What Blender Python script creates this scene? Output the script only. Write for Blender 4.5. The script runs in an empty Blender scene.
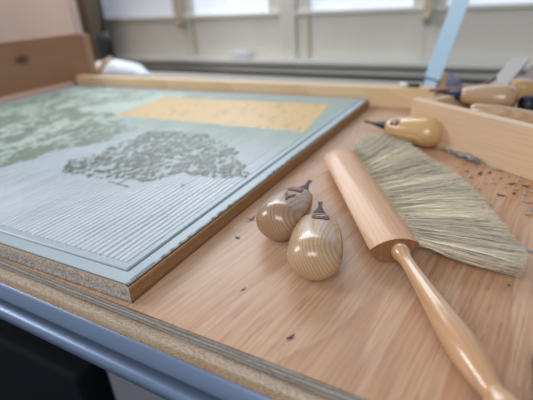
import bpy, bmesh, math, random
import numpy as np
from mathutils import Vector, Matrix
random.seed(4); rng = np.random.default_rng(7)
S = bpy.context.scene
COL = S.collection
PI = math.pi

# ------------------------------------------------------------------ helpers
def lin(r, g, b):
    f = lambda c: (c/255/12.92) if c/255 <= .04045 else ((c/255+.055)/1.055)**2.4
    return (f(r), f(g), f(b), 1)

def newmesh(name, verts, faces, mats, parent=None, smooth=False, fmat=None):
    me = bpy.data.meshes.new(name)
    me.from_pydata([tuple(v) for v in verts], [], [tuple(f) for f in faces])
    for m in (mats if isinstance(mats, (list, tuple)) else [mats]): me.materials.append(m)
    if fmat is not None: me.polygons.foreach_set('material_index', fmat)
    if smooth: me.polygons.foreach_set('use_smooth', [True]*len(me.polygons))
    me.update()
    o = bpy.data.objects.new(name, me); COL.objects.link(o)
    if parent: o.parent = parent
    return o

def from_bm(name, bm, mats, parent=None, smooth=False):
    bmesh.ops.recalc_face_normals(bm, faces=bm.faces)
    me = bpy.data.meshes.new(name); bm.to_mesh(me); bm.free()
    for m in (mats if isinstance(mats, (list, tuple)) else [mats]): me.materials.append(m)
    if smooth: me.polygons.foreach_set('use_smooth', [True]*len(me.polygons))
    o = bpy.data.objects.new(name, me); COL.objects.link(o)
    if parent: o.parent = parent
    return o

def empty(name, loc=(0, 0, 0), rotz=0):
    o = bpy.data.objects.new(name, None); COL.objects.link(o)
    o.location = loc; o.rotation_euler = (0, 0, rotz); o.empty_display_size = .01
    return o

def tag(o, label, cat, group=None, kind=None):
    o['label'] = label; o['category'] = cat
    if group: o['group'] = group
    if kind: o['kind'] = kind
    return o

def struct(o):
    o['kind'] = 'structure'; return o

def add_box(bm, x0, x1, y0, y1, z0, z1, bev=0, M=None, mi=0):
    r = bmesh.ops.create_cube(bm, size=1)
    vs = r['verts']
    for v in vs:
        v.co = Vector((x0+(v.co.x+.5)*(x1-x0), y0+(v.co.y+.5)*(y1-y0), z0+(v.co.z+.5)*(z1-z0)))
    fs = set(f for v in vs for f in v.link_faces)
    if bev:
        es = list(set(e for v in vs for e in v.link_edges))
        rb = bmesh.ops.bevel(bm, geom=es, offset=bev, segments=2, profile=.7, affect='EDGES')
        vs = list(set(vs_ for vs_ in rb['verts']) | set(v for v in vs if v.is_valid))
        fs = set(f for v in vs for f in v.link_faces)
    for f in fs: f.material_index = mi
    if M is not None:
        for v in vs: v.co = M @ v.co
    return vs

def box(name, x0, x1, y0, y1, z0, z1, mats, parent=None, bev=0, M=None):
    bm = bmesh.new(); add_box(bm, x0, x1, y0, y1, z0, z1, bev, M)
    return from_bm(name, bm, mats, parent)

def frame_to(p0, p1, up=(0, 0, 1)):
    """matrix whose local +Y runs from p0 to p1, local Z as near 'up' as possible"""
    p0 = Vector(p0); y = (Vector(p1)-p0).normalized(); u = Vector(up)
    x = y.cross(u).normalized(); z = x.cross(y)
    M = Matrix((x, y, z)).transposed().to_4x4(); M.translation = p0
    return M

def lathe_data(prof, n=40, sx=1., sz=1.):
    """profile (t, r) turned about local Y"""
    vs, fs = [], []
    for t, r in prof:
        for k in range(n):
            a = 2*PI*k/n
            vs.append((r*math.sin(a)*sx, t, r*math.cos(a)*sz))
    for i in range(len(prof)-1):
        for k in range(n):
            a, b = i*n+k, i*n+(k+1) % n
            fs.append((a, a+n, b+n, b))
    fs.append(tuple(range(n))); fs.append(tuple(reversed(range((len(prof)-1)*n, len(prof)*n))))
    return vs, fs

def smooth_prof(pts, m=6):
    out = []
    P = [pts[0]]+list(pts)+[pts[-1]]
    for i in range(1, len(P)-2):
        p0, p1, p2, p3 = [np.array(P[j], float) for j in (i-1, i, i+1, i+2)]
        for k in range(m):
            t = k/m
            q = .5*((2*p1)+(-p0+p2)*t+(2*p0-5*p1+4*p2-p3)*t*t+(-p0+3*p1-3*p2+p3)*t**3)
            out.append((q[0], max(q[1], .00005)))
    out.append(tuple(pts[-1]))
    return out

def lathe(name, prof, mats, parent=None, n=40, sx=1., sz=1.):
    v, f = lathe_data(prof, n, sx, sz)
    o = newmesh(name, v, f, mats, parent, smooth=True)
    return o

def tube(name, pts, r, mats, parent=None, n=8, r2=None):
    vs, fs = [], []
    pts = [Vector(p) for p in pts]; m = len(pts)
    for i, p in enumerate(pts):
        d = (pts[min(i+1, m-1)]-pts[max(i-1, 0)]).normalized()
        a = d.cross(Vector((0, 0, 1)))
        a = a.normalized() if a.length > 1e-4 else Vector((1, 0, 0))
        b = d.cross(a); rr = r if r2 is None else r+(r2-r)*i/(m-1)
        for k in range(n):
            t = 2*PI*k/n; vs.append(p+a*math.cos(t)*rr+b*math.sin(t)*rr)
    for i in range(m-1):
        for k in range(n):
            a, b = i*n+k, i*n+(k+1) % n; fs.append((a, b, b+n, a+n))
    fs.append(tuple(reversed(range(n)))); fs.append(tuple(range((m-1)*n, m*n)))
    return newmesh(name, vs, fs, mats, parent, smooth=True)

def prism_x(name, prof, x0, x1, slope, ybase, mats, parent=None, fm=None, smooth=False):
    """closed profile (dy, z) swept from x0 to x1 along the slightly turned front line of the bench"""
    n = len(prof); vs = []
    for x in (x0, x1):
        for dy, z in prof: vs.append((x, ybase+slope*(x+.13)+dy, z))
    fs = [(k, (k+1) % n, n+(k+1) % n, n+k) for k in range(n)]
    fs += [tuple(reversed(range(n))), tuple(range(n, 2*n))]
    return newmesh(name, vs, fs, mats, parent, smooth=smooth, fmat=fm)

# ------------------------------------------------------------------ materials
def mat(name, col=(.5, .5, .5, 1), rough=.5, metal=0., spec=.5):
    m = bpy.data.materials.new(name); m.use_nodes = True
    b = m.node_tree.nodes['Principled BSDF']
    b.inputs['Base Color'].default_value = col
    b.inputs['Roughness'].default_value = rough
    b.inputs['Metallic'].default_value = metal
    b.inputs['Specular IOR Level'].default_value = spec
    return m

class NT:
    def __init__(s, m): s.m = m; s.t = m.node_tree; s.b = s.t.nodes['Principled BSDF']
    def n(s, k, **kw):
        x = s.t.nodes.new(k)
        for a, v in kw.items():
            if a.startswith('i_'): x.inputs[a[2:].replace('_', ' ')].default_value = v
            else: setattr(x, a, v)
        return x
    def l(s, a, b): s.t.links.new(a, b)
    def coord(s, scale=(1, 1, 1), rot=(0, 0, 0), out='Object'):
        c = s.n('ShaderNodeTexCoord'); mp = s.n('ShaderNodeMapping')
        mp.inputs['Scale'].default_value = scale; mp.inputs['Rotation'].default_value = rot
        if any(rot):
            mr_ = s.n('ShaderNodeMapping'); mr_.inputs['Rotation'].default_value = rot; mp.inputs['Rotation'].default_value = (0, 0, 0)
            s.l(c.outputs[out], mr_.inputs[0]); s.l(mr_.outputs[0], mp.inputs[0])
        else: s.l(c.outputs[out], mp.inputs[0])
        return mp.outputs[0]
    def ramp(s, fac, stops):
        r = s.n('ShaderNodeValToRGB'); e = r.color_ramp.elements
        while len(e) < len(stops): e.new(.5)
        for k, (p, c) in enumerate(stops): e[k].position = p; e[k].color = c
        s.l(fac, r.inputs[0]); return r.outputs[0]
    def mix(s, fac, a, b, blend='MIX'):
        x = s.n('ShaderNodeMix', data_type='RGBA', blend_type=blend)
        if hasattr(fac, 'is_linked') or hasattr(fac, 'links'): s.l(fac, x.inputs[0])
        else: x.inputs[0].default_value = fac
        for i, v in ((6, a), (7, b)):
            if isinstance(v, tuple): x.inputs[i].default_value = v
            else: s.l(v, x.inputs[i])
        return x.outputs[2]
    def bump(s, h, st=.3, dist=.001, nrm=None):
        x = s.n('ShaderNodeBump'); x.inputs['Strength'].default_value = st; x.inputs['Distance'].default_value = dist
        s.l(h, x.inputs['Height'])
        if nrm is not None: s.l(nrm, x.inputs['Normal'])
        return x.outputs[0]

def wood(name, light, mid, dark, along='Y', band=60., rough=.45, stretch=.06, dist=6., fibre=420., bump=.25, coat=0., big=9., contrast=1.):
    m = mat(name, mid, rough); t = NT(m)
    s = {'X': (stretch, 1, 1), 'Y': (1, stretch, 1), 'Z': (1, 1, stretch)}[along]
    v = t.coord(s)
    w = t.n('ShaderNodeTexWave', wave_type='BANDS', bands_direction='X' if along != 'X' else 'Y', wave_profile='SAW')
    w.inputs['Scale'].default_value = band; w.inputs['Distortion'].default_value = dist
    w.inputs['Detail'].default_value = 3; w.inputs['Detail Scale'].default_value = .35*1.0
    t.l(v, w.inputs[0])
    n = t.n('ShaderNodeTexNoise'); n.inputs['Scale'].default_value = fibre; n.inputs['Detail'].default_value = 4
    s2 = {'X': (.03, 1, 1), 'Y': (1, .03, 1), 'Z': (1, 1, .03)}[along]
    t.l(t.coord(s2), n.inputs[0])
    n2 = t.n('ShaderNodeTexNoise'); n2.inputs['Scale'].default_value = big; n2.inputs['Detail'].default_value = 2
    t.l(t.coord({'X': (.3, 1, 1), 'Y': (1, .3, 1), 'Z': (1, 1, .3)}[along]), n2.inputs[0])
    c = t.ramp(w.outputs['Fac'], [(0, light), (.6, mid), (1, dark)])
    c0 = t.ramp(n2.outputs['Fac'], [(.3, light), (.7, mid)])
    c = t.mix(.5*contrast, c0, c)
    f = t.ramp(n.outputs['Fac'], [(.3, (.72, .70, .68, 1)), (.6, (1, 1, 1, 1))])
    c = t.mix(.55*contrast, c, f, 'MULTIPLY')
    t.l(c, t.b.inputs['Base Color'])
    t.l(t.bump(n.outputs['Fac'], bump, .0006), t.b.inputs['Normal'])
    if coat:
        t.b.inputs['Coat Weight'].default_value = coat; t.b.inputs['Coat Roughness'].default_value = .12
    return m

def make_ply():
    m = mat('plywood_face', rough=.42); t = NT(m)
    # figure: nested cathedral bands running away from the viewer
    v = t.coord((1, .16, 1), rot=(0, 0, .16))
    nz = t.n('ShaderNodeTexNoise'); nz.inputs['Scale'].default_value = 9; nz.inputs['Detail'].default_value = 2.5
    t.l(v, nz.inputs[0])
    mul = t.n('ShaderNodeMath', operation='MULTIPLY'); mul.inputs[1].default_value = 7.
    t.l(nz.outputs['Fac'], mul.inputs[0])
    fr = t.n('ShaderNodeMath', operation='FRACT'); t.l(mul.outputs[0], fr.inputs[0])
    fig = t.ramp(fr.outputs[0], [(0, lin(202, 167, 138)), (.5, lin(195, 156, 125)), (.88, lin(184, 141, 108)), (.96, lin(176, 130, 100)), (1, lin(206, 168, 141))])
    fn = t.n('ShaderNodeTexNoise'); fn.inputs['Scale'].default_value = 520; fn.inputs['Detail'].default_value = 3
    t.l(t.coord((1, .035, 1), rot=(0, 0, .16)), fn.inputs[0])
    f = t.ramp(fn.outputs['Fac'], [(.38, (.66, .60, .56, 1)), (.58, (1, 1, 1, 1))])
    c = t.mix(.85, fig, f, 'MULTIPLY')
    bn = t.n('ShaderNodeTexNoise'); bn.inputs['Scale'].default_value = 7; bn.inputs['Detail'].default_value = 2
    t.l(t.coord(), bn.inputs[0])
    tint = t.ramp(bn.outputs['Fac'], [(.35, lin(208, 176, 150)), (.65, lin(196, 148, 112))])
    c = t.mix(.42, c, tint)
    dk = t.n('ShaderNodeTexNoise'); dk.inputs['Scale'].default_value = 60; dk.inputs['Detail'].default_value = 2
    t.l(t.coord((1, .22, 1), rot=(0, 0, .16)), dk.inputs[0])
    dm = t.ramp(dk.outputs['Fac'], [(.70, (0, 0, 0, 1)), (.80, (1, 1, 1, 1))])
    c = t.mix(dm, c, lin(165, 115, 88))
    pr = t.n('ShaderNodeTexNoise'); pr.inputs['Scale'].default_value = 330; pr.inputs['Detail'].default_value = 2
    t.l(t.coord((1, .10, 1), rot=(0, 0, .16)), pr.inputs[0])
    pm = t.n('ShaderNodeMath', operation='MULTIPLY'); t.l(t.ramp(pr.outputs['Fac'], [(.58, (0, 0, 0, 1)), (.66, (1, 1, 1, 1))]), pm.inputs[0])
    t.l(t.ramp(bn.outputs['Fac'], [(.45, (.1, .1, .1, 1)), (.6, (.75, .75, .75, 1))]), pm.inputs[1])
    c = t.mix(pm.outputs[0], c, lin(160, 116, 96))
    t.l(c, t.b.inputs['Base Color'])
    b1 = t.bump(fr.outputs[0], .12, .0006)
    t.l(t.bump(fn.outputs['Fac'], .25, .0005, b1), t.b.inputs['Normal'])
    return m
M_ply = make_ply()

def layers(name, stops, z0, z1, rough=.75, noise=180., amount=.5, stretch=(.15, 1, 1), grit=(.55, .5, .45, 1), amp=.22):
    """edge of a sheet: layer colours by height, broken up by grain"""
    m = mat(name, rough=rough); t = NT(m)
    c = t.n('ShaderNodeTexCoord'); sp = t.n('ShaderNodeSeparateXYZ'); t.l(c.outputs['Object'], sp.inputs[0])
    n = t.n('ShaderNodeTexNoise'); n.inputs['Scale'].default_value = noise; n.inputs['Detail'].default_value = 4
    t.l(t.coord(stretch), n.inputs[0])
    mr = t.n('ShaderNodeMapRange'); mr.inputs[1].default_value = z0; mr.inputs[2].default_value = z1
    t.l(sp.outputs['Z'], mr.inputs[0])
    ad = t.n('ShaderNodeMath', operation='MULTIPLY_ADD'); ad.inputs[1].default_value = amp; ad.inputs[2].default_value = -amp/2
    t.l(n.outputs['Fac'], ad.inputs[0])
    s = t.n('ShaderNodeMath', operation='ADD'); t.l(mr.outputs[0], s.inputs[0]); t.l(ad.outputs[0], s.inputs[1])
    col = t.ramp(s.outputs[0], stops)
    n3 = t.n('ShaderNodeTexNoise'); n3.inputs['Scale'].default_value = 900; n3.inputs['Detail'].default_value = 3
    t.l(t.coord((.5, 1, 1)), n3.inputs[0])
    g = t.ramp(n3.outputs['Fac'], [(.38, grit), (.58, (1, 1, 1, 1))])
    col = t.mix(amount, col, g, 'MULTIPLY')
    t.l(col, t.b.inputs['Base Color'])
    t.l(t.bump(n3.outputs['Fac'], .6, .0008), t.b.inputs['Normal'])
    return m

M_plyedge = layers('plywood_edge', amp=.45, stops=[(0, lin(120, 110, 102)), (.16, lin(180, 172, 164)), (.34, lin(140, 130, 124)), (.5, lin(200, 194, 188)), (.66, lin(138, 128, 120)), (.8, lin(188, 180, 172)), (1, lin(132, 104, 84))], z0=-.010, z1=0)
M_slabedge = layers('bench_board_edge', [(0, lin(196, 162, 126)), (.2, lin(208, 176, 138)), (.34, lin(206, 184, 160)), (.5, lin(222, 204, 184)), (.8, lin(208, 188, 168)), (1, lin(160, 130, 106))], -.030, -.010, noise=170, amount=.75, stretch=(.05, 1, 1), grit=(.62, .56, .5, 1), amp=.7)
M_baseedge_near = layers('particle_edge_grey', [(0, lin(120, 110, 104)), (.25, lin(186, 178, 172)), (.6, lin(178, 170, 164)), (.9, lin(196, 184, 170)), (1, lin(212, 176, 140))], 0, .0115, noise=400, amount=.7, stretch=(.5, 1, 1), grit=(.3, .28, .26, 1))
M_baseedge_side = layers('particle_edge_brown', [(0, lin(120, 86, 56)), (.3, lin(170, 128, 86)), (.8, lin(160, 120, 80)), (1, lin(200, 160, 115))], 0, .0115, noise=300, amount=.6, stretch=(1, .4, 1))

M_rim = wood('pale_pine', lin(216, 188, 156), lin(206, 174, 140), lin(190, 154, 118), along='X', band=70, stretch=.05, dist=4, rough=.5, contrast=.7)
M_rim_far = wood('honey_pine', lin(230, 206, 170), lin(222, 192, 150), lin(206, 168, 122), along='X', band=50, stretch=.05, dist=3, rough=.5, contrast=.6)
M_side = wood('brown_plywood', lin(168, 124, 92), lin(150, 108, 80), lin(116, 78, 56), along='Y', band=14, stretch=.12, dist=9, rough=.55)
M_pinkedge = wood('pinkish_wood', lin(236, 208, 190), lin(228, 196, 176), lin(208, 174, 152), along='Y', rough=.6)
M_beech = wood('varnished_beech', lin(212, 170, 130), lin(202, 154, 112), lin(186, 134, 92), along='Y', band=90, stretch=.04, dist=5, rough=.5, coat=.35, bump=.1, fibre=900, contrast=.75)
M_beech_end_shaded = wood('beech_end_shaded', lin(160, 114, 82), lin(146, 101, 70), lin(130, 88, 60), along='Z', rough=.4, coat=.3, bump=.1)  # end face coloured darker to stand for its shading
M_hand = wood('lacquered_beech_grip', lin(208, 168, 128), lin(198, 152, 110), lin(180, 130, 88), along='Y', band=110, stretch=.05, dist=5, rough=.25, coat=.9, bump=.06, fibre=1100, contrast=.75)

def make_ash(name, a, b, c_):
    m = mat(name, rough=.33); t = NT(m)
    v = t.coord((1, .22, .45), rot=(0, .5, .10))
    w = t.n('ShaderNodeTexWave', wave_type='BANDS', bands_direction='X', wave_profile='SIN')
    w.inputs['Scale'].default_value = 150; w.inputs['Distortion'].default_value = 7.0; w.inputs['Detail'].default_value = 2
    w.inputs['Detail Scale'].default_value = .6
    t.l(v, w.inputs[0])
    c = t.ramp(w.outputs['Fac'], [(0, a), (.55, b), (1, c_)])
    n = t.n('ShaderNodeTexNoise'); n.inputs['Scale'].default_value = 1200; n.inputs['Detail'].default_value = 3
    t.l(t.coord((1, .06, 1)), n.inputs[0])
    f = t.ramp(n.outputs['Fac'], [(.36, (.72, .66, .6, 1)), (.56, (1, 1, 1, 1))])
    c = t.mix(.5, c, f, 'MULTIPLY')
    n2 = t.n('ShaderNodeTexNoise'); n2.inputs['Scale'].default_value = 40
    t.l(t.coord((1, .5, 1)), n2.inputs[0])
    c = t.mix(.3, c, t.ramp(n2.outputs['Fac'], [(.35, a), (.7, b)]))
    t.l(c, t.b.inputs['Base Color'])
    t.l(t.bump(n.outputs['Fac'], .08, .0004), t.b.inputs['Normal'])
    t.b.inputs['Coat Weight'].default_value = .8; t.b.inputs['Coat Roughness'].default_value = .15
    return m
M_ash = make_ash('ash_grip', lin(194, 164, 130), lin(185, 152, 117), lin(166, 131, 98))
M_ash_b = make_ash('ash_grip_brown', lin(172, 140, 112), lin(160, 127, 99), lin(138, 106, 80))
M_ash_y = make_ash('yellow_ash_grip', lin(214, 180, 128), lin(206, 168, 112), lin(190, 148, 94))
M_blade = mat('dark_forged_steel', lin(38, 39, 45), .5, .2)
M_blade2 = mat('blue_black_steel', lin(52, 60, 80), .4, .6)
M_label = mat('burgundy_label', lin(92, 30, 42), .4)
M_labelmark = mat('label_mark', lin(205, 160, 150), .4)
M_stamp = mat('burnt_stamp', lin(112, 76, 60), .6)

M_alu = mat('sky_tinted_aluminium', lin(124, 142, 172), .40, .6)  # blue of the reflected sky is put into the base colour
t = NT(M_alu); n = t.n('ShaderNodeTexNoise'); n.inputs['Scale'].default_value = 700; t.l(t.coord((.01, 1, 1)), n.inputs[0])
t.l(t.bump(n.outputs['Fac'], .08, .0003), t.b.inputs['Normal'])

M_dark = mat('shade_black_floor', lin(14, 17, 26), .8)  # near-black colour stands for the darkness under the bench
M_black = mat('black_plastic', lin(12, 12, 15), .5)
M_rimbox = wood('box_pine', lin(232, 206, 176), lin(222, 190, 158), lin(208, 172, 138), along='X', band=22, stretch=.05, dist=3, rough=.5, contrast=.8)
M_grey = mat('pale_grey_laminate', lin(140, 140, 150), .5)

def plaster(name, col, col2, sc=6., rough=.6):
    m = mat(name, col, rough); t = NT(m)
    n = t.n('ShaderNodeTexNoise'); n.inputs['Scale'].default_value = sc; n.inputs['Detail'].default_value = 3
    t.l(t.coord(), n.inputs[0])
    t.l(t.ramp(n.outputs['Fac'], [(.35, col), (.65, col2)]), t.b.inputs['Base Color'])
    return m
M_frame = plaster('cream_paint', lin(224, 221, 212), lin(218, 215, 206))
M_sill = plaster('cream_sill_paint', lin(224, 224, 218), lin(218, 218, 212), rough=.45)
M_wall = plaster('grey_wall_paint', lin(190, 186, 178), lin(182, 178, 171))
M_wallp = plaster('pinkish_wall_paint', lin(205, 180, 165), lin(198, 173, 158))
M_olive = plaster('olive_brown_paint', lin(112, 98, 80), lin(104, 90, 74))
M_bench = wood('bench_top_grey', lin(170, 164, 156), lin(158, 152, 145), lin(142, 136, 130), along='X', rough=.7)
M_brass = mat('pale_brass', lin(206, 196, 172), .35, .4)
M_blue = mat('light_blue_enamel', lin(190, 224, 252), .35)
M_white = plaster('white_plastic_bag', lin(236, 238, 244), lin(224, 228, 238), sc=30, rough=.4)
M_tan = mat('tan_card', lin(190, 160, 130), .7)

M_pane = mat('frosted_pane', lin(225, 230, 240), .3); M_pane.node_tree.nodes['Principled BSDF'].inputs['Emission Color'].default_value = (.76, .84, 1, 1)
M_pane.node_tree.nodes['Principled BSDF'].inputs['Emission Strength'].default_value = .5
M_pane_dim = M_pane.copy(); M_pane_dim.name = 'dim_pane'; M_pane_dim.node_tree.nodes['Principled BSDF'].inputs['Emission Strength'].default_value = .22  # same pane with a weaker emission
def chipmat(name, c1, c2):
    m = mat(name, c1, .5); t = NT(m); n = t.n('ShaderNodeTexNoise'); n.inputs['Scale'].default_value = 300
    t.l(t.coord(), n.inputs[0]); t.l(t.ramp(n.outputs['Fac'], [(.4, c1), (.6, c2)]), t.b.inputs['Base Color'])
    return m
M_chip = chipmat('grey_chip', lin(182, 184, 184), lin(146, 150, 150))
M_chipd = chipmat('dark_chip', lin(84, 80, 78), lin(62, 58, 58))
M_chipb = chipmat('brown_chip', lin(150, 112, 78), lin(92, 66, 46))

# ------------------------------------------------------------------ workbench, tray with plywood floor
SL, YB = -.014, .1325          # front line of the bench: y = YB + SL*(x+.13)
bench = empty('workbench', (0, 0, 0))
tag(bench, 'workbench with a rough thick wooden top and a grey metal front rail coloured with reflected sky blue', 'workbench')
XL, XR = -1.6, .7
prism_x('bench_top', [(.001, -.010), (.80, -.010), (.80, -.030), (.001, -.030), (0, -.02)], XL, XR, SL, YB, [M_bench, M_slabedge], bench, [0, 0, 0, 1, 1, 1, 1])
rp = []
for k in range(10):                                  # round upper bar
    a = math.radians(100+k*17); rp.append((.009+.0125*math.cos(a)*.9-.0, -.0425+.0125*math.sin(a)))
rail = [(.024, -.0302), (.0035, -.0302), (.0015, -.0306), (-.0005, -.0325), (-.0030, -.0365), (-.0050, -.0400), (-.0052, -.0420), (-.0040, -.0438), (-.0010, -.0448), (.006, -.0452), (.0215, -.0454), (.022, -.0500), (.0215, -.0560), (.004, -.0566), (-.0030, -.0572), (-.0056, -.0590), (-.0066, -.0620), (-.0064, -.0660), (-.0045, -.0685), (-.001, -.0690), (.024, -.0690)]
r_ = prism_x('front_rail', rail, XL, XR, SL, YB, M_alu, bench, smooth=True)
bpy_mod = r_.modifiers.new('es', 'EDGE_SPLIT'); bpy_mod.split_angle = math.radians(40)
for x in (-1.45, .55):
    for y in (.22, .82):
        box('leg', x-.03, x+.03, y-.03, y+.03, -.90, -.0302, M_black, bench)
box('apron', XL+.1, XR-.1, .86, .89, -.16, -.0302, M_black, bench)

tray = empty('carving_tray', (-.2, .4, 0))
t = NT(M_side); cn = t.b.inputs['Base Color'].links[0].from_socket
tc = t.n('ShaderNodeTexCoord'); mp = t.n('ShaderNodeMapping'); mp.inputs['Location'].default_value = (.822, -.294, -.081); mp.inputs['Scale'].default_value = (1, .55, 1)
t.l(tc.outputs['Object'], mp.inputs[0]); ln_ = t.n('ShaderNodeVectorMath', operation='LENGTH'); t.l(mp.outputs[0], ln_.inputs[0])
t.l(t.mix(t.ramp(ln_.outputs['Value'], [(.004, (1, 1, 1, 1)), (.012, (0, 0, 0, 1))]), cn, lin(86, 54, 36)), t.b.inputs['Base Color'])
tag(tray, 'shallow work tray of pinkish plywood with a pale wooden back rim, lying on the bench', 'tray')
def P(o, par):                       # parent keeping world place (parent unrotated)
    o.parent = par; o.location = Vector(o.location)-par.location; return o
o = prism_x('plywood_base', [(0, 0), (.56, 0), (.56, -.0099), (0, -.0099)], -.86, .40, SL, YB, [M_ply, M_plyedge], None, [0, 1, 1, 1, 1, 1]); P(o, tray)
bm = bmesh.new(); add_box(bm, -.81, -.06, 0, .019, .0002, .032, .0015, Matrix.Translation((0, .6695, 0)) @ Matrix.Rotation(.0395, 4, 'Z'))
o = from_bm('back_rim', bm, M_rim_far); P(o, tray)
bm = bmesh.new(); add_box(bm, -.842, -.822, .25, .690, .0002, .117, .002)
o = from_bm('side_panel', bm, M_side); P(o, tray)
o['label'] = 'tall brown side panel'
bm = bmesh.new(); add_box(bm, -.8215, -.8135, .2, .634, .0002, .021, .002)
o = from_bm('side_ledge', bm, M_pinkedge); P(o, tray)
bm = bmesh.new(); add_box(bm, -.842, -.8215, .6905, .712, .0002, .114, .002)
o = from_bm('corner_post', bm, wood('post_wood', lin(176, 142, 112), lin(162, 128, 98), lin(140, 106, 80), along='Z')); P(o, tray)

# ------------------------------------------------------------------ the carved print block
Q = [np.array(p) for p in [(-.1745, .1365), (-.1555, .6585), (-.800, .633), (-.812, .1325)]]   # near right, far right, far left, near left
W, L = .637, .520
def qmap(u, v):
    a = u/W; b = v/L
    return (1-a)*(1-b)*Q[0][:, None]+(1-a)*b*Q[1][:, None]+a*b*Q[2][:, None]+a*(1-b)*Q[3][:, None]
def vnoise(x, y, seed=0):
    r = np.random.default_rng(seed).random((256, 256))
    xi = np.floor(x).astype(int); yi = np.floor(y).astype(int); fx = x-xi; fy = y-yi
    fx = fx*fx*(3-2*fx); fy = fy*fy*(3-2*fy)
    g = lambda i, j: r[i % 256, j % 256]
    return (g(xi, yi)*(1-fx)+g(xi+1, yi)*fx)*(1-fy)+(g(xi, yi+1)*(1-fx)+g(xi+1, yi+1)*fx)*fy
def fbm(x, y, o=3, seed=0):
    s = 0; a = 1; tt = 0
    for k in range(o): s = s+a*vnoise(x*2**k+17*k, y*2**k+5*k, seed+k); tt += a; a *= .5
    return s/tt
block = empty('print_block', (-.48, .38, 0))
tag(block, 'large carved print block, pale green with cut lines and a yellow patch', 'print block')
zb = .0115
c4 = [Q[0], Q[1], Q[2], Q[3]]
ins = .0012
cen = sum(c4)/4
vs = [(p[0], p[1], .0001) for p in c4]+[(p[0]+(cen[0]-p[0])*.002, p[1]+(cen[1]-p[1])*.004, zb) for p in c4]
fs = [(3, 2, 1, 0), (4, 5, 6, 7), (0, 1, 5, 4), (1, 2, 6, 5), (2, 3, 7, 6), (3, 0, 4, 7)]
o = newmesh('backing_board', vs, fs, [M_baseedge_near, M_baseedge_side], None, fmat=[1, 1, 1, 0, 0, 0]); P(o, block)

us = np.concatenate([np.arange(.0016, .024, .0006), np.arange(.024, .32, .0006), np.arange(.32, W-.002, .0012)])
vv = np.concatenate([np.arange(.0018, .026, .0009), np.arange(.026, .28, .0016), np.arange(.28, L-.002, .0024)])
U, V = np.meshgrid(us, vv, indexing='ij')
XY = qmap(U.ravel(), V.ravel()); X = XY[0].reshape(U.shape); Y = XY[1].reshape(U.shape)
def poly_mask(poly, soft=.0, seed=3, amp=.02, sc=45):
    """signed-ish inside test with a ragged edge"""
    jx = X+(fbm(X*sc+9, Y*sc+3, 3, seed)-.5)*amp*2; jy = Y+(fbm(X*sc+31, Y*sc+77, 3, seed+9)-.5)*amp*2
    ins_ = np.zeros(X.shape, bool); n = len(poly); j = n-1
    for i in range(n):
        xi, yi = poly[i]; xj, yj = poly[j]
        c = ((yi > jy) != (yj > jy)) & (jx < (xj-xi)*(jy-yi)/(yj-yi+1e-12)+xi)
        ins_ ^= c; j = i
    return ins_
CL1 = [(-0.3825, 0.2528), (-0.4032, 0.2826), (-0.3963, 0.3128), (-0.3949, 0.3519), (-0.3865, 0.3984), (-0.3382, 0.423), (-0.2728, 0.4003), (-0.2339, 0.3685), (-0.1995, 0.3391), (-0.1892, 0.3124), (-0.2142, 0.2955), (-0.2581, 0.3008), (-0.2629, 0.2723), (-0.2991, 0.2694), (-0.3112, 0.257), (-0.3436, 0.2557)]
CL2 = [(-0.507, 0.1986), (-0.4637, 0.2385), (-0.4505, 0.266), (-0.4468, 0.3068), (-0.4177, 0.3486), (-0.414, 0.3992), (-0.4715, 0.4455), (-0.5675, 0.4684), (-0.6585, 0.4719), (-0.6635, 0.3651), (-0.6564, 0.2745)]
CL3 = [(-0.7345, 0.3438), (-0.7635, 0.4285), (-0.7909, 0.5295), (-0.7484, 0.6192), (-0.586, 0.6253), (-0.5479, 0.5551), (-0.5943, 0.5041), (-0.6373, 0.4353), (-0.6453, 0.3536)]
YEL = [(-0.509, 0.4557), (-0.1892, 0.4653), (-0.2057, 0.6105), (-0.5111, 0.5808)]
CL4 = [(-0.579, 0.6174), (-0.4411, 0.6406), (-0.4448, 0.5973), (-0.5111, 0.5808)]
f1 = poly_mask(CL1, seed=3, amp=.012); f2 = poly_mask(CL2, seed=5, amp=.02); f3 = poly_mask(CL3, seed=8, amp=.03, sc=25)
f4 = poly_mask(CL4, seed=11, amp=.01); yel = poly_mask(YEL, seed=13, amp=.0015, sc=90)
leaf = fbm(X*300+3, Y*170, 3, 21); leaf2 = fbm(X*190, Y*110+9, 3, 31)
d_edge = np.minimum(np.minimum(U, V), np.minimum(W-U, L-V))
field = (d_edge > .0205)
h = np.full(U.shape, .0145)
h = np.where(d_edge < .0125, .0137, h)
rag = fbm(U*300, V*40, 2, 40)
groove = ((d_edge > .0118) & (d_edge < .0134)) | ((d_edge > .0188+.0004*rag) & (d_edge < .0205))
h = np.where(groove, .0122, h)
teeth = (U < .0024+.0014*rag) & (np.sin(V*2*PI/.0019+4*vnoise(V*60, U*0, 2)) > .1) & (vnoise(V*35, V*0+3, 50) > .30)
h = np.where(teeth, .0122, h)
h = np.where(U < .0022, .0126, h)
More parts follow.
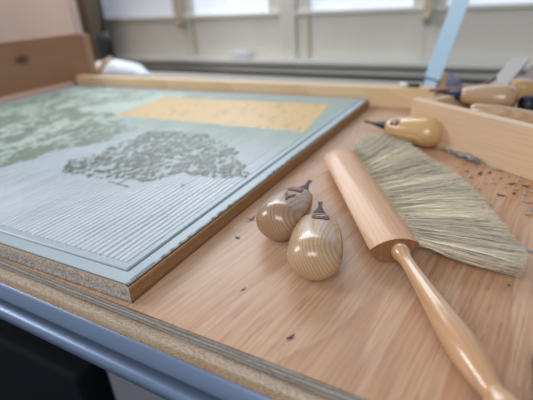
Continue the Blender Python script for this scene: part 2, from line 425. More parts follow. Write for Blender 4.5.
# gouge lines, slightly wandering
wob = (fbm(U*30, V*4, 2, 60)-.5)*.0060
ph = (U+wob)/.0050
ridge = np.abs(np.sin(PI*ph))
ridge2 = (.5+.5*np.sin(2*PI*(U+wob*1.3)/.0013))*.25
along = fbm(U*60, V*14, 2, 70)
fr = ph-np.floor(ph)
saw = (1-fr)**1.4*np.clip(fr/.10, 0, 1)
trench = np.where(fr < .34, np.sin(PI*fr/.34), 0)*np.clip(.5+.9*along, 0, 1.1)
carved = .0136-.0017*trench+.0004*np.sin(2*PI*fr)+.00015*ridge2
clump = fbm(X*45, Y*30, 2, 35)
leafy1 = f1 & (leaf*.72+clump*.28 > .505); leafy2 = f2 & (leaf2*.6+clump*.4 > .47); leafy3 = f3 & (leaf2*.5+clump*.5 > .49)
upleaf = leafy1 | leafy2 | leafy3
h = np.where(field, carved, h)
h = np.where(field & (leafy1 | leafy2), .0141+.0004*(leaf-.5), h)
h = np.where(field & yel, .0139+.0006*(leaf2-.5), h)
h = h+.00012*(fbm(U*400, V*400, 2, 80)-.5)
# paint and drawing on the sheet; bluish sky sheen put into pale and mint
def C3(r, g, b): return np.array(lin(r, g, b)[:3])
pale = C3(210, 218, 226); mint = C3(172, 188, 196); green = C3(164, 184, 166); dk = C3(90, 97, 88); dk2 = C3(126, 140, 126); yl = C3(214, 178, 114)
col = np.zeros(U.shape+(3,)); col[:] = mint
k = np.clip((fbm(X*7, Y*7, 3, 90)-.42)*6, 0, 1)[..., None]
far = np.clip((Y-.33)/.12, 0, 1)[..., None]
fieldc = pale*(1-k*.35)+mint*(k*.35)
fieldc = fieldc*(1-far*.75)+green*(far*.75)
col = np.where(field[..., None], fieldc, col)
softg = (f1 | f2 | f3 | f4)
col = np.where((field & f1)[..., None], col*.75+green*.25, col)
col = np.where((field & softg & ~f1)[..., None], col*.45+green*.55*np.array([.92, .95, .9]), col)
col = np.where((field & leafy1)[..., None], dk*(.85+.4*leaf2[..., None]), col)
col = np.where((field & (leafy2 | leafy3))[..., None], dk2*(.85+.3*leaf[..., None]), col)
col = np.where((field & yel)[..., None], yl*(.94+.12*leaf2[..., None]), col)
spk = yel & (fbm(X*150+40, Y*60, 3, 99) > .71)
col = np.where((spk & field)[..., None], C3(176, 150, 106), col)
line = groove & (vnoise(V*50, U*50, 44) > .1)
col = np.where(groove[..., None], C3(104, 118, 118), col)
col = np.where((U < .0022)[..., None] | teeth[..., None], C3(110, 98, 88), col)
# small twig drawn below the tree
for (ax, ay), (bx, by) in (((-.3120, .2545), (-.2850, .2515)), ((-.2990, .2530), (-.3010, .2680))):
    d = np.array([bx-ax, by-ay]); tt = np.clip(((X-ax)*d[0]+(Y-ay)*d[1])/(d@d), 0, 1)
    dd = np.hypot(X-ax-tt*d[0], Y-ay-tt*d[1]); mm = dd < .0009
    col = np.where(mm[..., None], dk, col); h = np.where(mm, .0142, h)
nu, nv = U.shape
co = np.stack([X, Y, h], -1).reshape(-1, 3)
# skirt so that the sheet has a real edge
idx = np.arange(nu*nv).reshape(nu, nv)
quads = np.stack([idx[:-1, :-1], idx[1:, :-1], idx[1:, 1:], idx[:-1, 1:]], -1).reshape(-1, 4)[:, ::-1]
ring = np.concatenate([idx[:, 0], idx[-1, 1:], idx[-2::-1, -1], idx[0, -2:0:-1]])
lowv = co[ring].copy(); lowv[:, 2] = zb+.00005
base = len(co); co = np.vstack([co, lowv]); nr = len(ring)
a_ = np.arange(nr); b_ = (a_+1) % nr
sk = np.stack([ring[a_], base+a_, base+b_, ring[b_]], -1)
quads = np.vstack([quads, sk])
me = bpy.data.meshes.new('carved_sheet')
me.vertices.add(len(co)); me.vertices.foreach_set('co', (co-np.array([-.48, .38, 0])).ravel())
me.loops.add(quads.size); me.loops.foreach_set('vertex_index', quads.ravel().astype(np.int32))
me.polygons.add(len(quads)); me.polygons.foreach_set('loop_start', (np.arange(len(quads))*4).astype(np.int32))
me.update(calc_edges=True); me.validate()
at_ = me.color_attributes.new('paint', 'FLOAT_COLOR', 'POINT')
cc = np.concatenate([col.reshape(-1, 3), col.reshape(-1, 3)[ring]], 0); cc = np.concatenate([cc, np.ones((len(cc), 1))], 1)
at_.data.foreach_set('color', cc.astype(np.float32).ravel())
M_sheet = mat('painted_sheet', rough=.42); t = NT(M_sheet)
at2 = t.n('ShaderNodeVertexColor', layer_name='paint')
n = t.n('ShaderNodeTexNoise'); n.inputs['Scale'].default_value = 700; n.inputs['Detail'].default_value = 3; t.l(t.coord((1, .2, 1)), n.inputs[0])
t.l(t.mix(.35, at2.outputs[0], t.ramp(n.outputs['Fac'], [(.35, (.8, .82, .82, 1)), (.6, (1, 1, 1, 1))]), 'MULTIPLY'), t.b.inputs['Base Color'])
t.l(t.bump(n.outputs['Fac'], .15, .0004), t.b.inputs['Normal'])
me.materials.append(M_sheet)
o = bpy.data.objects.new('carved_sheet', me); COL.objects.link(o); o.parent = block

# ------------------------------------------------------------------ palm gouges
GP = smooth_prof([(0, .0001), (.0005, .0066), (.0026, .0120), (.007, .0160), (.013, .0181), (.020, .0186), (.027, .0184), (.035, .0178), (.043, .0166), (.050, .0151), (.0552, .0136), (.0580, .0121), (.0594, .0096), (.0598, .0002)], 5)
def surf(t_, a, lift=0.):
    """a point on the grip: flattened above and below, more so towards the neck"""
    r = prof_r(t_)+lift; k = min(max((t_-.012)/.045, 0), 1); q = .86-.20*k; e = 1-.25*k
    sa, ca = math.sin(a), math.cos(a)
    return (math.copysign(abs(sa)**(1-.08*k), sa)*r, t_, math.copysign(abs(ca)**e, ca)*(prof_r(t_)*q+lift))
def prof_r(t_):
    for (a, ra), (b, rb) in zip(GP[:-1], GP[1:]):
        if a <= t_ <= b and b > a: return ra+(rb-ra)*(t_-a)/(b-a)
    return .009
def patch(name, t0, t1, a0, a1, m, parent, lift=.0002, corner=.25, slant=0.):
    """a thin label wrapped on the turned grip; t along the axis, a the angle from the top"""
    nt_, na = 5, 9; top, bot = [], []
    tc, ac = (t0+t1)/2, (a0+a1)/2
    for i in range(nt_):
        for j in range(na):
            p, q = i/(nt_-1)*2-1, j/(na-1)*2-1
            sh = (1-corner*abs(q)**6*abs(p)**2) 
            tt = tc+(t1-t0)/2*p*sh+slant*q*(t1-t0)/2; aa = ac+(a1-a0)/2*q*(1-corner*.5*abs(p)**6*abs(q)**2)
            for lst, lf in ((top, lift+.0003), (bot, lift-.0004)):
                lst.append(surf(tt, aa, lf))
    n = nt_*na; vs = top+bot; fs = []
    I = lambda i, j: i*na+j
    for i in range(nt_-1):
        for j in range(na-1):
            fs.append((I(i, j), I(i, j+1), I(i+1, j+1), I(i+1, j))); fs.append((n+I(i, j), n+I(i+1, j), n+I(i+1, j+1), n+I(i, j+1)))
    rim = [I(0, j) for j in range(na)]+[I(i, na-1) for i in range(1, nt_)]+[I(nt_-1, j) for j in range(na-2, -1, -1)]+[I(i, 0) for i in range(nt_-2, 0, -1)]
    for k in range(len(rim)):
        a, b = rim[k], rim[(k+1) % len(rim)]; fs.append((a, n+a, n+b, b))
    return newmesh(name, vs, fs, m, parent, smooth=False)
def strokes(name, segs, w, m, parent):
    """thin wrapped strokes: list of ((t,a),(t,a))"""
    vs, fs = [], []
    for (t0, a0), (t1, a1) in segs:
        N = 6; ra = prof_r((t0+t1)/2)
        dt, da = t1-t0, (a1-a0)*ra; l_ = math.hypot(dt, da); nx, ny = -da/l_*w, dt/l_*w/ra
        b0 = len(vs)
        for i in range(N+1):
            k = i/N; tt, aa = t0+(t1-t0)*k, a0+(a1-a0)*k; wk = .35+.65*math.sin(PI*min(1, .15+k*.85))
            for s in (-1, 1):
                for lf in (.00085, .0003):
                    q, c = tt+s*nx*wk, aa+s*ny*wk; vs.append(surf(q, c, lf))
        for i in range(N):
            a = b0+i*4; fs += [(a, a+2, a+6, a+4), (a+1, a+5, a+7, a+3), (a, a+4, a+5, a+1), (a+2, a+3, a+7, a+6)]
        fs += [(b0, b0+1, b0+3, b0+2), (b0+N*4, b0+N*4+2, b0+N*4+3, b0+N*4+1)]
    return newmesh(name, vs, fs, m, parent)
def blade_mesh(parent, m, L_=.0275, tip=.0020, fat=1.):
    # shoulder, tapering shank, slim neck, small U-shaped cutting end
    secs = [(.0585, .0076, .0040), (.0630, .0073, .0038), (.067, .0062, .0032), (.072, .0044, .0024), (.0765, .0028, .0017), (.081, .0016, .0012), (.0855, .0015, .0010), (.0620+L_, tip, .0009)]
    secs = [(t_, w_*fat, h_*fat) for t_, w_, h_ in secs]
    vs, fs = [], []; n = 12
    for i, (t_, hw, hh) in enumerate(secs):
        for k in range(n):
            a = 2*PI*k/n; c, s = math.cos(a), math.sin(a)
            e = .55
            x = hw*math.copysign(abs(c)**e, c); z = hh*math.copysign(abs(s)**e, s)
            if i >= 6: z += .0012*(abs(c)**2)      # cupped end
            vs.append((x, t_, z))
    for i in range(len(secs)-1):
        for k in range(n):
            a, b = i*n+k, i*n+(k+1) % n; fs.append((a, a+n, b+n, b))
    fs += [tuple(range(n)), tuple(reversed(range((len(secs)-1)*n, len(secs)*n)))]
    o = newmesh('blade', vs, fs, m, parent, smooth=True)
    e = o.modifiers.new('es', 'EDGE_SPLIT'); e.split_angle = math.radians(40)
    return o
def gouge(p_butt, p_tip, mgrip, label, roll=0., lab=0., scale=1., stamp=False, group=None, mblade=None, text=True, fat=1.):
    g = empty('palm_gouge'); g.matrix_world = frame_to(p_butt, p_tip) @ Matrix.Rotation(roll, 4, 'Y') @ Matrix.Scale(scale, 4)
    tag(g, label, 'carving tool', group)
    gv, gf = lathe_data(GP, 56)
    gv = [surf(t_, 2*PI*k_/56) if r_q > .00005 else (0, t_, 0) for t_, r_q in GP for k_ in range(56)]
    newmesh('grip', gv, gf, mgrip, g, smooth=True)
    blade_mesh(g, mblade or M_blade, fat=fat)
    if text:
        w = .38
        lb = patch('maker_label', .0430, .0535, lab-w, lab+w, M_label, g)
        strokes('label_mark', [((.0462, lab-.22), (.0495, lab-.02)), ((.0495, lab-.02), (.0492, lab+.24)), ((.0465, lab-.04), (.0512, lab+.18))], .00065, M_labelmark, lb)
    if stamp:
        strokes('stamp', [((.0250, lab+.02), (.0350, lab+.24)), ((.0250, lab+.02), (.0355, lab-.18)), ((.0215, lab+.10), (.0260, lab+.01))], .0010, M_stamp, g)
    return g
def lay(b, tip, h=.0160):
    """butt centre height and tip on the board"""
    return (b[0], b[1], h), (tip[0], tip[1], h+.0010)
gouge(*lay((-.0745, .1945), (-.1010, .2810)), M_ash, 'pale ash palm gouge nearest the camera, its burgundy label facing up', lab=.15)
gouge(*lay((-.1200, .2285), (-.1245, .3200)), M_ash_b, 'browner palm gouge with a stamped mark, lying against the print block', lab=.10, stamp=True)
gouge(*lay((-.0300, .4895), (-.1293, .5140), .0178), M_ash_y, 'yellowish palm gouge lying between the brush tip and the tool box', lab=-.75, scale=1.1)

# ------------------------------------------------------------------ bench brush
brush = empty('bench_brush', (-.08, .33, 0)); BO = Vector((-.08, .33, 0))
tag(brush, 'long-handled beech bench brush with grey-beige bristles, lying on the plywood', 'brush')
nl, nr_ = np.array([-.0488, .2337, .0130]), np.array([-.0195, .2518, .0150])
fl, fr_ = np.array([-.1430, .3980, .0130]), np.array([-.1164, .4243, .0150])
secs = 30; npf = 40; vs = []; fs = []
for i in range(secs):
    s = i/(secs-1)
    s_ = s if s < .9 else .9+(s-.9)
    Lp = nl+(fl-nl)*s; Rp = nr_+(fr_-nr_)*s; c = (Lp+Rp)/2; hw = (Rp-Lp)/2
    e = 1.
    if s > .90: q = (s-.90)/.10; e = math.sqrt(max(1-q**2.2, .02))
    if s < .02: e = .97
    for k in range(npf):
        a = 2*PI*k/npf; ca, sa = math.cos(a), math.sin(a)
        x = math.copysign(abs(ca)**.9, ca)
        z = .0062*(1-x*x)**.9 if sa > 0 else -.0130*(1-x*x)**.75
        ez = e if e > .6 else .6*(e/.6)
        p = c+hw*x*(.35+.65*e)*(1.0)+np.array([0, 0, z*ez])
        vs.append(Vector(p)-BO)
for i in range(secs-1):
    for k in range(npf):
        a, b = i*npf+k, i*npf+(k+1) % npf; fs.append((a, b, b+npf, a+npf))
fm = [0]*len(fs); fs += [tuple(reversed(range(npf))), tuple(range((secs-1)*npf, secs*npf))]; fm += [1, 0]
# turn the body to its own axes so that the grain follows it
ax = Vector(((fl+fr_)/2-(nl+nr_)/2)); M_b = frame_to(Vector((nl+nr_)/2)-BO, Vector((fl+fr_)/2)-BO); Mi = M_b.inverted()
o = newmesh('brush_back', [Mi @ v for v in vs], fs, [M_beech, M_beech_end_shaded], brush, smooth=True, fmat=fm); o.matrix_local = M_b
e = o.modifiers.new('es', 'EDGE_SPLIT'); e.split_angle = math.radians(50)
HP = smooth_prof([(-.004, .0050), (0, .0056), (.003, .0062), (.006, .0060), (.010, .0050), (.016, .0045), (.028, .0048), (.046, .0058), (.064, .0072), (.080, .0081), (.090, .0081), (.100, .0072), (.1085, .0058), (.113, .0052), (.116, .0062), (.1215, .0078), (.129, .0081), (.137, .0066), (.1415, .0030), (.142, .0001)], 4)
o = lathe('handle', HP, M_hand, brush, 40)
hs = Vector((-.0315, .2440, .0118)); he = Vector((.0240, .1515, .0120))
o.matrix_local = frame_to(hs-BO, he-BO)

# bristles
TIP = [(-0.1173, 0.4904), (-0.0962, 0.5014), (-0.0665, 0.483), (-0.0418, 0.4424), (-0.0128, 0.4086), (0.0113, 0.3647), (0.0249, 0.331), (0.0356, 0.2996), (0.0437, 0.2834), (0.0466, 0.2694), (0.0432, 0.2551)]
TIP = np.array(TIP[::-1])                                   # from the handle end to the far end
seg = np.r_[0, np.cumsum(np.hypot(*np.diff(TIP, axis=0).T))]; seg /= seg[-1]
NH = 9000; NS = 7
s = rng.random(NH); s = np.clip(s+rng.normal(0, .003, NH), 0, 1)
tuft = 21; ti = np.floor(s*tuft); frac = s*tuft-ti
root_s = (ti+.5+(frac-.5)*.13)/tuft*.93+.01                 # tufts set a little apart in the back
root = nr_[None]+(fr_-nr_)[None]*root_s[:, None]
inward = Vector(nl-nr_).normalized(); inward = np.array(inward)
root = root+inward*(.0015)+np.stack([0*s, 0*s, rng.normal(0, .0010, NH)-.0012], -1)
tip_s = np.clip((ti+.5+(frac-.5)*1.15+rng.normal(0, .16, NH))/tuft, 0, 1)
tx = np.interp(tip_s, seg, TIP[:, 0]); ty = np.interp(tip_s, seg, TIP[:, 1])
ln = 1-np.abs(rng.normal(0, .035, NH))-.10*(rng.random(NH) < .12)*rng.random(NH)+.012*np.sin(ti*2.4)
tz = .0015+.0105*rng.random(NH)**.8
tip = np.stack([root[:, 0]+(tx-root[:, 0])*ln, root[:, 1]+(ty-root[:, 1])*ln, tz], -1)
d = tip-root; ll = np.linalg.norm(d, axis=1, keepdims=True)
side = np.cross(d/ll, np.array([0, 0, 1.])); side /= np.linalg.norm(side, axis=1, keepdims=True)
bend = rng.normal(0, .0008, (NH, 1))+.0010*np.sin(ti*1.7+1)[:, None]
lift = rng.normal(.0002, .0012, (NH, 1))
pts = []
for k in range(NS):
    q = k/(NS-1)
    p = root+d*q+side*bend*math.sin(PI*q)*(1+.5*q)+np.array([0, 0, 1.])*lift*math.sin(PI*q)
    p[:, 2] = np.maximum(p[:, 2], .0006); pts.append(p)
pts = np.stack(pts, 1)                                      # NH, NS, 3
rad = np.array([.00016, .00020, .00022, .00022, .00020, .00015, .00005])
up = np.cross(side, d/ll)
ringv = []
for k in range(3):
    a = 2*PI*k/3; ringv.append(pts+(side[:, None]*math.cos(a)+up[:, None]*math.sin(a))*rad[None, :, None])
Vt = np.stack(ringv, 2).reshape(-1, 3)                      # NH*NS*3
ii = np.arange(NH)[:, None, None]*NS*3; ss = np.arange(NS-1)[None, :, None]*3; kk = np.arange(3)[None, None, :]
a0 = ii+ss+kk; a1 = ii+ss+(kk+1) % 3
F = np.stack([a0, a1, a1+3, a0+3], -1).reshape(-1, 4)
me = bpy.data.meshes.new('bristles')
me.vertices.add(len(Vt)); me.vertices.foreach_set('co', (Vt-np.array(BO)).ravel())
me.loops.add(F.size); me.loops.foreach_set('vertex_index', F.ravel().astype(np.int32))
me.polygons.add(len(F)); me.polygons.foreach_set('loop_start', (np.arange(len(F))*4).astype(np.int32))
me.polygons.foreach_set('use_smooth', np.ones(len(F), bool))
me.update(calc_edges=True)
ca = me.color_attributes.new('tone', 'FLOAT_COLOR', 'POINT')
base_c = np.array(lin(224, 213, 190)[:3]); tn = np.clip(rng.normal(1, .30, NH), .35, 1.6)*(1+.10*np.sin(ti*5.1))
warm = rng.normal(0, .03, NH)
hc = base_c[None]*tn[:, None]*np.stack([1+warm, np.ones(NH), 1-warm*1.5], -1)
hc = np.repeat(hc, NS*3, 0); hc = np.concatenate([hc, np.ones((len(hc), 1))], 1)
ca.data.foreach_set('color', hc.astype(np.float32).ravel())
M_hair = mat('horsehair', rough=.5); t = NT(M_hair); t.l(t.n('ShaderNodeVertexColor', layer_name='tone').outputs[0], t.b.inputs['Base Color'])
me.materials.append(M_hair)
o = bpy.data.objects.new('bristles', me); COL.objects.link(o); o.parent = brush; o['kind'] = 'stuff'

# ------------------------------------------------------------------ tool box at the right
TB = Matrix.Translation((-.072, .522, 0)) @ Matrix.Rotation(math.atan2(-.5949, .8038), 4, 'Z')
tb = empty('tool_box'); tb.matrix_world = TB
tag(tb, 'open pine tool box holding hand tools, standing at the right behind the brush', 'tool box')
LB, WB, HB = .36, .27, .0495
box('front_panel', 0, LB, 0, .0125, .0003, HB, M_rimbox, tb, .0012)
box('back_panel', 0, LB, WB, WB+.0125, .0003, .046, M_rim, tb, .0012)
box('end_panel', .0002, .0125, .0126, WB-.0001, .0003, .046, M_rim, tb, .001)
box('end_panel', LB-.0125, LB, .0126, WB-.0001, .0003, .046, M_rim, tb, .001)
box('bottom_panel', .0126, LB-.0126, .0126, WB-.0001, .018, .026, M_rim, tb)

# tools in the box (positions in metres on its floor, z = .026)
zf = .0262
gouge((.0420, .5640, zf+.0190), (-.0580, .5780, zf+.0220), M_ash, 'pale palm gouge with blue-black blade, lying in the tool box', text=False, scale=1.04, mblade=M_blade2, fat=1.7)
def long_tool(name, p0, p1, prof, m, label, cat, extra=None):
    o_ = empty(name); o_.matrix_world = frame_to(p0, p1); tag(o_, label, cat)
    lathe('handle', smooth_prof(prof, 4), m, o_, 28)
    return o_
g = long_tool('wood_chisel', (-.006, .5385, .0362), (.0664, .5070, .0362), [(0, .0001), (.001, .005), (.006, .0085), (.03, .0100), (.06, .0095), (.085, .0088), (.10, .0075), (.102, .0001)], M_ash, 'long round wooden chisel handle just inside the box front', 'chisel')
lathe('ferrule', [(.1005, .0001), (.1006, .0075), (.115, .0070), (.1155, .0001)], M_brass, g, 20)
box('blade', -.005, .005, .1156, .20, -.0015, .0015, M_blade, g)
g = long_tool('black_handled_knife', (.046, .5600, zf+.0125), (.100, .5760, zf+.0125), [(0, .0001), (.0005, .009), (.003, .0118), (.02, .0122), (.05, .0115), (.09, .0100), (.0905, .0001)], M_black, 'tool with a ribbed black round handle, at the photo\'s right edge in the box', 'knife')
for t_ in (.004, .0095, .015):
    lathe('grip_ring', [(t_, .0100), (t_+.0004, .0130), (t_+.0024, .0130), (t_+.0028, .0100)], M_blade2, g, 24)
box('blade', -.006, .006, .0906, .15, -.001, .001, M_blade, g)
g = long_tool('hand_tool', (.030, .6330, zf+.0145), (.115, .690, zf+.0145), [(0, .0001), (.001, .007), (.006, .0125), (.02, .0145), (.035, .0125), (.05, .0085), (.085, .0075), (.11, .009), (.112, .0001)], M_ash_y, 'turned yellow wooden tool handle lying behind the others in the box', 'tool')
bm = bmesh.new(); add_box(bm, -.011, .011, 0, .105, 0, .004, .001, frame_to((.0215, .628, .0475), (.052, .745, .070)))
o = from_bm('scraper', bm, mat('worn_grey_metal', lin(190, 186, 182), .45, .2)); tag(o, 'pale grey flat scraper leaning up on the box\'s back panel', 'scraper')
bm = bmesh.new(); add_box(bm, -.012, .05, 0, .085, 0, .003, .001, frame_to((.058, .650, .050), (.082, .74, .064)))
o = from_bm('sharpening_strop', bm, mat('dull_rose_leather', lin(150, 132, 130), .7)); tag(o, 'dull rose-grey flat strop propped at the back right of the box', 'strop')
o = tube('wooden_rod', [(-.058, .571, .0500), (.0, .5875, .0545), (.016, .615, .0600)], .0024, mat('dark_red_wood', lin(140, 104, 88), .5))
tag(o, 'thin reddish-brown rod resting across the corner of the tool box', 'rod')
o = empty('pen', (0, 0, 0)); o.matrix_world = frame_to((-.1120, .6690, .0365), (-.0830, .6640, .0365)); tag(o, 'short white-capped black pen on the corner of the back rim', 'pen')
lathe('pen_cap', [(0, .0001), (.0004, .0034), (.0125, .0036), (.013, .0001)], M_white, o, 16); lathe('pen_barrel', [(.0131, .0001), (.0132, .0030), (.030, .0028), (.0305, .0001)], M_black, o, 16)

# dark wooden strip at the lower right edge
o = box('wooden_strip', .0452, .060, .138, .186, .0002, .007, wood('dark_brown_wood', lin(120, 88, 66), lin(100, 72, 54), lin(80, 56, 42), along='Y', rough=.6), bev=.0008)
tag(o, 'dark brown wooden strip cut off by the photo\'s lower right edge', 'wooden strip')

# ------------------------------------------------------------------ carving chips
def chip(x, y, ln, w, ang, m, label, group=None, z=0., curl=.35, th=.0004):
    bm = bmesh.new(); n = 7; rows = []
    wig = random.uniform(-.25, .25)
    for i in range(n):
        q = i/(n-1); ww = w*(math.sin(PI*min(max(q*.86+.09, 0), 1))**.7)*(1+.15*random.uniform(-1, 1))
        zc = curl*ln*.5*(2*q-1)**2*.5; row = []
        for j in range(3):
            u = (j-1)*.5
            row.append([(q-.5)*ln, u*ww+wig*w*math.sin(PI*q), zc+curl*w*.6*u*u])
        rows.append(row)
    zmin = min(p[2] for r in rows for p in r)
    T_ = [[bm.verts.new((p[0], p[1], p[2]-zmin+th)) for p in r] for r in rows]
    B_ = [[bm.verts.new((p[0], p[1], p[2]-zmin)) for p in r] for r in rows]
    for i in range(n-1):
        for j in range(2):
            bm.faces.new((T_[i][j], T_[i+1][j], T_[i+1][j+1], T_[i][j+1])); bm.faces.new((B_[i][j], B_[i][j+1], B_[i+1][j+1], B_[i+1][j]))
        bm.faces.new((T_[i][0], B_[i][0], B_[i+1][0], T_[i+1][0])); bm.faces.new((T_[i][2], T_[i+1][2], B_[i+1][2], B_[i][2]))
    bm.faces.new([T_[0][0], T_[0][1], T_[0][2], B_[0][2], B_[0][1], B_[0][0]]); bm.faces.new([T_[-1][2], T_[-1][1], T_[-1][0], B_[-1][0], B_[-1][1], B_[-1][2]])
    o = from_bm('wood_chip', bm, m, None, True); o.location = (x, y, z+.0003); o.rotation_euler = (0, 0, ang)
    return tag(o, label, 'chip', group)
G = 'carving chips scattered beside the tool box'
GL = 'small grey carving chip scattered on the plywood between the bristles and the tool box'
chip(.0515, .3764, .0088, .0030, -.35, M_chip, 'largest pale grey chip near the right edge of the photo, beside the bristles')
chip(.0506, .3907, .0045, .0026, -1.0, M_chip, 'short pale grey chip just behind the largest chip at the right edge', curl=.8)
chip(.0428, .3889, .0032, .0028, .9, M_chipd, 'small dark stubby chip left of the largest pale chip', curl=1.)
chip(.0325, .3817, .0075, .0022, -.1, M_chipd, 'thin dark brown chip lying alone between the bristle edge and the stubby dark chip')
chip(.0417, .4114, .0078, .0024, .5, M_chipd, 'slender dark chip lying aslant in front of the box\'s right end')
chip(.0282, .4442, .0110, .0042, -.5, M_chip, 'broad grey chip touching the middle foot of the tool box front')
chip(.0491, .2953, .0150, .0032, -.55, M_chip, 'long grey sliver at the bristle tips by the photo\'s right edge', curl=.1)
for x, y in [(.0359, .4021), (.0314, .4238), (.0142, .4267), (.0022, .4292), (-.0078, .4384), (.0149, .3907), (.0237, .3595), (.0512, .3531), (.0526, .4095), (.0487, .4251), (.0172, .4488), (.022, .4330), (.009, .4440), (.0385, .4290), (.0450, .4005), (.0058, .4160), (.0260, .4100), (.0545, .3620), (.0130, .4560), (.0560, .4000), (.0190, .4050)]:
    chip(x, y, random.uniform(.003, .0070), random.uniform(.0022, .0038), random.uniform(0, 3), M_chip if random.random() < .6 else M_chipd, GL, G, curl=random.uniform(.2, .9))
GP2 = 'heap of chips at the foot of the tool box'
for k, (x, y) in enumerate([(-.0226, .4905), (-.0162, .4815), (-.0097, .4769), (-.003, .4693), (.0032, .4651), (.0084, .4576), (-.0190, .4830), (-.0060, .4700), (.0010, .4670), (.0060, .4570), (-.0130, .4760), (-.0040, .4660), (.0040, .4600), (-.0100, .4830), (.0000, .4740)]):
    chip(x, y, random.uniform(.013, .019), random.uniform(.005, .0075), -.72+random.uniform(-.35, .35), M_chip, 'grey carving chip in the heap between the yellowish palm gouge and the tool box', GP2, z=.0012*(k//3), curl=.35)
chip(-.1563, .2606, .0085, .0026, .9, M_chipb, 'curled brown and black chip beside the butt of the stamped gouge', curl=.9)
chip(-.1519, .2304, .0038, .0016, .3, M_chipd, 'tiny dark chip on the plywood left of the stamped gouge')
chip(-.1086, .2300, .0050, .0022, 1.1, M_chip, 'small grey chip between the two nearest palm gouges')
chip(-.1168, .1773, .0042, .0015, 1.0, M_chip, 'grey fleck alone on bare plywood left of the nearest gouge')
chip(-.0712, .1514, .0055, .0016, 1.05, M_chipd, 'dark sliver on the plywood in front of the nearest gouge')
chip(.0363, .2464, .0014, .0013, 0, M_chipd, 'tiny black crumb below the bristle tips')
chip(-.2351, .2721, .0035, .0016, .4, M_chipd, 'dark chip lying on the carved face of the print block', z=.0143)

# ------------------------------------------------------------------ things behind the tray
zt = -.0099
o = empty('metal_bar', (0, 0, 0)); 
Mr = Matrix.Translation((-.0865, .802, zt+.0005)) @ Matrix.Rotation(-.10, 4, 'X') @ Matrix.Rotation(.215, 4, 'Y')
bm = bmesh.new(); add_box(bm, -.0135, .0135, 0, .0035, .031, .36, .0008); o2 = from_bm('blade', bm, M_blue, o)
bm = bmesh.new(); add_box(bm, -.0105, .0105, 0, .0035, .0, .0308, .0008); from_bm('foot', bm, M_blue, o)
bm = bmesh.new(); add_box(bm, -.0145, .0145, -.0008, .0043, .029, .0325, .0004); from_bm('band', bm, mat('grey_band', lin(84, 110, 132), .5), o)
o.matrix_world = Mr; tag(o, 'light blue flat metal bar standing upright on the bench behind the tool box', 'metal bar')
bm = bmesh.new(); add_box(bm, 0, .012, 0, .012, 0, .04, .001); o = from_bm('wooden_block', bm, M_tan); o.location = (-.068, .810, zt+.0004)
tag(o, 'small tan wooden block at the foot of the light blue bar', 'block')

def blob(name, cx, cy, cz, rx, ry, rz, m, label, cat, seed=0, crump=.12, parent=None):
    bm = bmesh.new(); bmesh.ops.create_icosphere(bm, subdivisions=5, radius=1)
    from mathutils import noise
    for v in bm.verts:
        p = v.co.copy(); q = noise.noise(p*2.2+Vector((seed, 0, 0)))*crump+abs(noise.noise(p*5+Vector((0, seed, 0))))*crump*.7
        p = p*(1+q); z = max(p.z, -.35)+.35
        v.co = Vector((p.x*rx, p.y*ry, z/1.35*rz))
    o_ = from_bm(name, bm, m, parent, True); o_.location = (cx, cy, cz)
    if label: tag(o_, label, cat)
    return o_
bag = blob('plastic_bag', -.838, .775, zt+.0004, .108, .05, .054, M_white, 'crumpled white plastic bag on the bench behind the back rim, at left', 'bag', 3)
blob('rag', -.066, .86, zt+.0004, .035, .03, .030, mat('blue_grey_cloth', lin(112, 122, 142), .9), 'blue-grey bundled rag on the bench behind the tool box', 'rag', 8)
k = tube('tie', [(0.004, -.053, .004), (.004, -.056, .03), (.004, -.030, .054), (.004, 0, .060)], .006, M_tan, bag, 8); k['label'] = 'tan tie'

cl = empty('bench_clamp', (-.945, .865, zt)); tag(cl, 'black clamp with a round knob and thin rod, upright at the tray\'s far left corner', 'clamp')
box('base', -.022, .022, -.02, .02, .0004, .020, M_black, cl, .002)
box('body', -.016, .016, -.010, .012, .0202, .082, M_black, cl, .003)
tube('post', [(0, 0, .080), (0, 0, .10)], .011, M_black, cl, 12)
k = lathe('knob', smooth_prof([(0, .0001), (.001, .018), (.006, .026), (.016, .026), (.022, .016), (.0225, .0001)], 4), M_black, cl, 20); k.location = (0, -.012, .088)
tube('rod', [(.0, .0, .098), (.002, .01, .16), (-.02, .02, .42)], .0050, M_black, cl, 10)
tube('screw', [(-.03, 0, .06), (.03, 0, .06)], .004, M_black, cl, 10)

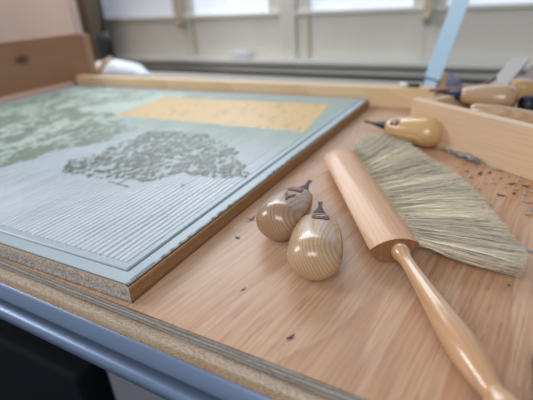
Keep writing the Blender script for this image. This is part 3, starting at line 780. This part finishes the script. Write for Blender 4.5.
# ------------------------------------------------------------------ the room behind
WY = 1.5
struct(box('wall_back', -2.6, 1.2, WY+.045, WY+.12, -.9, -.066, M_wall))
o = struct(box('wall_back_pier', -2.6, -1.98, WY, WY+.12, -.0655, 1.5, M_frame)); o.name = 'wall_back'
o = struct(box('wall_back', .64, 1.2, WY, WY+.12, -.0655, 1.5, M_frame))
o = struct(box('wall_back', -1.98, .64, WY, WY+.12, 1.1, 1.5, M_frame))
struct(box('trim_1', -2.55, 1.15, WY-.055, WY+.1, -.0655, -.047, M_sill, None, .004))      # window sill
struct(box('trim_2', -2.5, 1.1, WY-.02, WY+.0445, -.100, -.078, M_sill, None, .004))       # board under the sill
def window(n, x0, x1, hw):
    w_ = empty('window_%d' % n, (x0, WY, 0)); struct(w_)
    zb_, zt_ = -.0465, 1.09; gl = .124
    bm = bmesh.new()
    add_box(bm, 0, x1-x0, 0, .05, zb_, gl-.012, .003)                 # solid lower rail of the casement
    add_box(bm, 0, .05, .001, .051, gl-.012, zt_, .002); add_box(bm, x1-x0-.05, x1-x0, .001, .051, gl-.012, zt_, .002)
    add_box(bm, .05, x1-x0-.05, .001, .051, zt_-.06, zt_, .002)
    from_bm('window_frame', bm, M_frame, w_)
    box('lower_moulding', .0, x1-x0, -.014, .0, gl-.022, gl-.008, M_sill, w_, .003)
    box('moulding', .045, .053, -.007, .0, -.044, gl-.024, mat('aged_cream_edge', lin(196, 184, 152), .5), w_, .001)
    box('pane', .05, x1-x0-.05, .02, .024, gl-.012, zt_-.06, M_pane_dim if n == 1 else M_pane, w_)
    if hw:
        h_ = box('window_handle', x1-x0-.012, x1-x0+.012, -.03, -.0005, gl-.055, gl+.10, M_brass, w_, .004)
        box('handle_knob', x1-x0-.008, x1-x0+.008, -.05, -.031, gl-.045, gl-.030, M_brass, h_, .004)
window(1, -1.93, -1.155, True)
window(2, -1.1545, -.705, False)
window(3, -.640, -.185, True)
window(4, -.1845, .60, False)
struct(box('trim_3', -.704, -.641, WY-.012, WY+.06, -.0465, 1.09, M_frame, None, .003))
struct(box('trim_4', -1.98, -1.931, WY-.002, WY+.06, -.0465, 1.09, M_frame, None, .003))
struct(box('trim_5', .601, .64, WY-.002, WY+.06, -.0465, 1.09, M_frame, None, .003))
o = box('sill_box', -.90, -.83, WY-.05, WY-.012, -.0465, -.020, M_white, None, .004)
tag(o, 'small white box on the window sill', 'box')
# curtain-like panel and wall at the left
struct(box('wall_left', -2.6, -1.2035, .985, 1.02, -.9, 1.5, M_wallp))
o = box('cabinet_side', -1.75, -1.475, 1.29, 1.38, -.899, 1.3, M_olive, None, .004); o.name = 'tall_cabinet'
tag(o, 'tall olive-brown cabinet standing between the pinkish wall and the windows', 'cabinet')
struct(box('floor', -3.2, 2.6, -1.6, WY+.12, -.95, -.90, M_dark))

# things under the bench
o = empty('drawer_unit', (-.30, .45, -.8995)); tag(o, 'pale grey drawer unit standing under the bench', 'drawer unit')
box('body', -.13, .34, -.18, .25, 0, .66, M_grey, o, .004)
for k in range(3):
    d_ = box('drawer', -.115, .325, -.196, -.1805, .03+k*.205, .225+k*.205, M_grey, o, .003)
    box('handle', .04, .17, -.212, -.1965, .12+k*.205, .135+k*.205, M_alu, d_, .003)
o = box('storage_case', -.95, -.50, .25, .62, -.8995, -.36, mat('navy_plastic', lin(12, 15, 26), .6), None, .01)
tag(o, 'dark navy case in the shadow under the bench, left of the drawer unit', 'case')

# ------------------------------------------------------------------ light
w = bpy.data.worlds.new('sky'); S.world = w; w.use_nodes = True
bg = w.node_tree.nodes['Background']; bg.inputs[0].default_value = (.80, .88, 1.0, 1); bg.inputs[1].default_value = .36
def area(name, loc, look, sx, sy, power, col):
    l = bpy.data.lights.new(name, 'AREA'); l.shape = 'RECTANGLE'; l.size = sx; l.size_y = sy; l.energy = power; l.color = col
    o_ = bpy.data.objects.new(name, l); COL.objects.link(o_); o_.location = loc
    o_.rotation_euler = (Vector(look)-Vector(loc)).to_track_quat('-Z', 'Y').to_euler(); return o_
area('window_daylight', (-.75, 1.42, .80), (-.2, .3, 0), 1.9, .6, 21, (.88, .94, 1))
area('window_light_left', (-1.6, -.1, .85), (-.15, .3, 0), .55, .55, 11, (1, .97, .94))
area('front_fill', (.1, -.9, .9), (-.1, 1.0, -.05), .7, .7, 11, (1, .97, .94))  # fill lamp added on the camera side to lift the front faces

# ------------------------------------------------------------------ camera
R3 = Matrix(((0.8911966409847449, -0.16241680618517895, 0.42354377361273243), (0.4508140532622065, 0.4207597830447261, -0.7872279811804552), (-0.050351131852302194, 0.89251441783355, 0.4481994840251727)))
cd = bpy.data.cameras.new('camera'); cam = bpy.data.objects.new('camera', cd); COL.objects.link(cam)
M4 = R3.to_4x4(); M4.translation = (0, 0, .17); cam.matrix_world = M4
cd.sensor_width = 36; cd.lens = 406/533*36; cd.clip_start = .01; cd.clip_end = 50
cd.dof.use_dof = True; cd.dof.focus_distance = .280; cd.dof.aperture_fstop = 5.2
S.camera = cam
vs_ = S.view_settings; vs_.view_transform = 'Standard'; vs_.look = 'None'; vs_.gamma = 1; vs_.use_curve_mapping = False; vs_.exposure = -.08
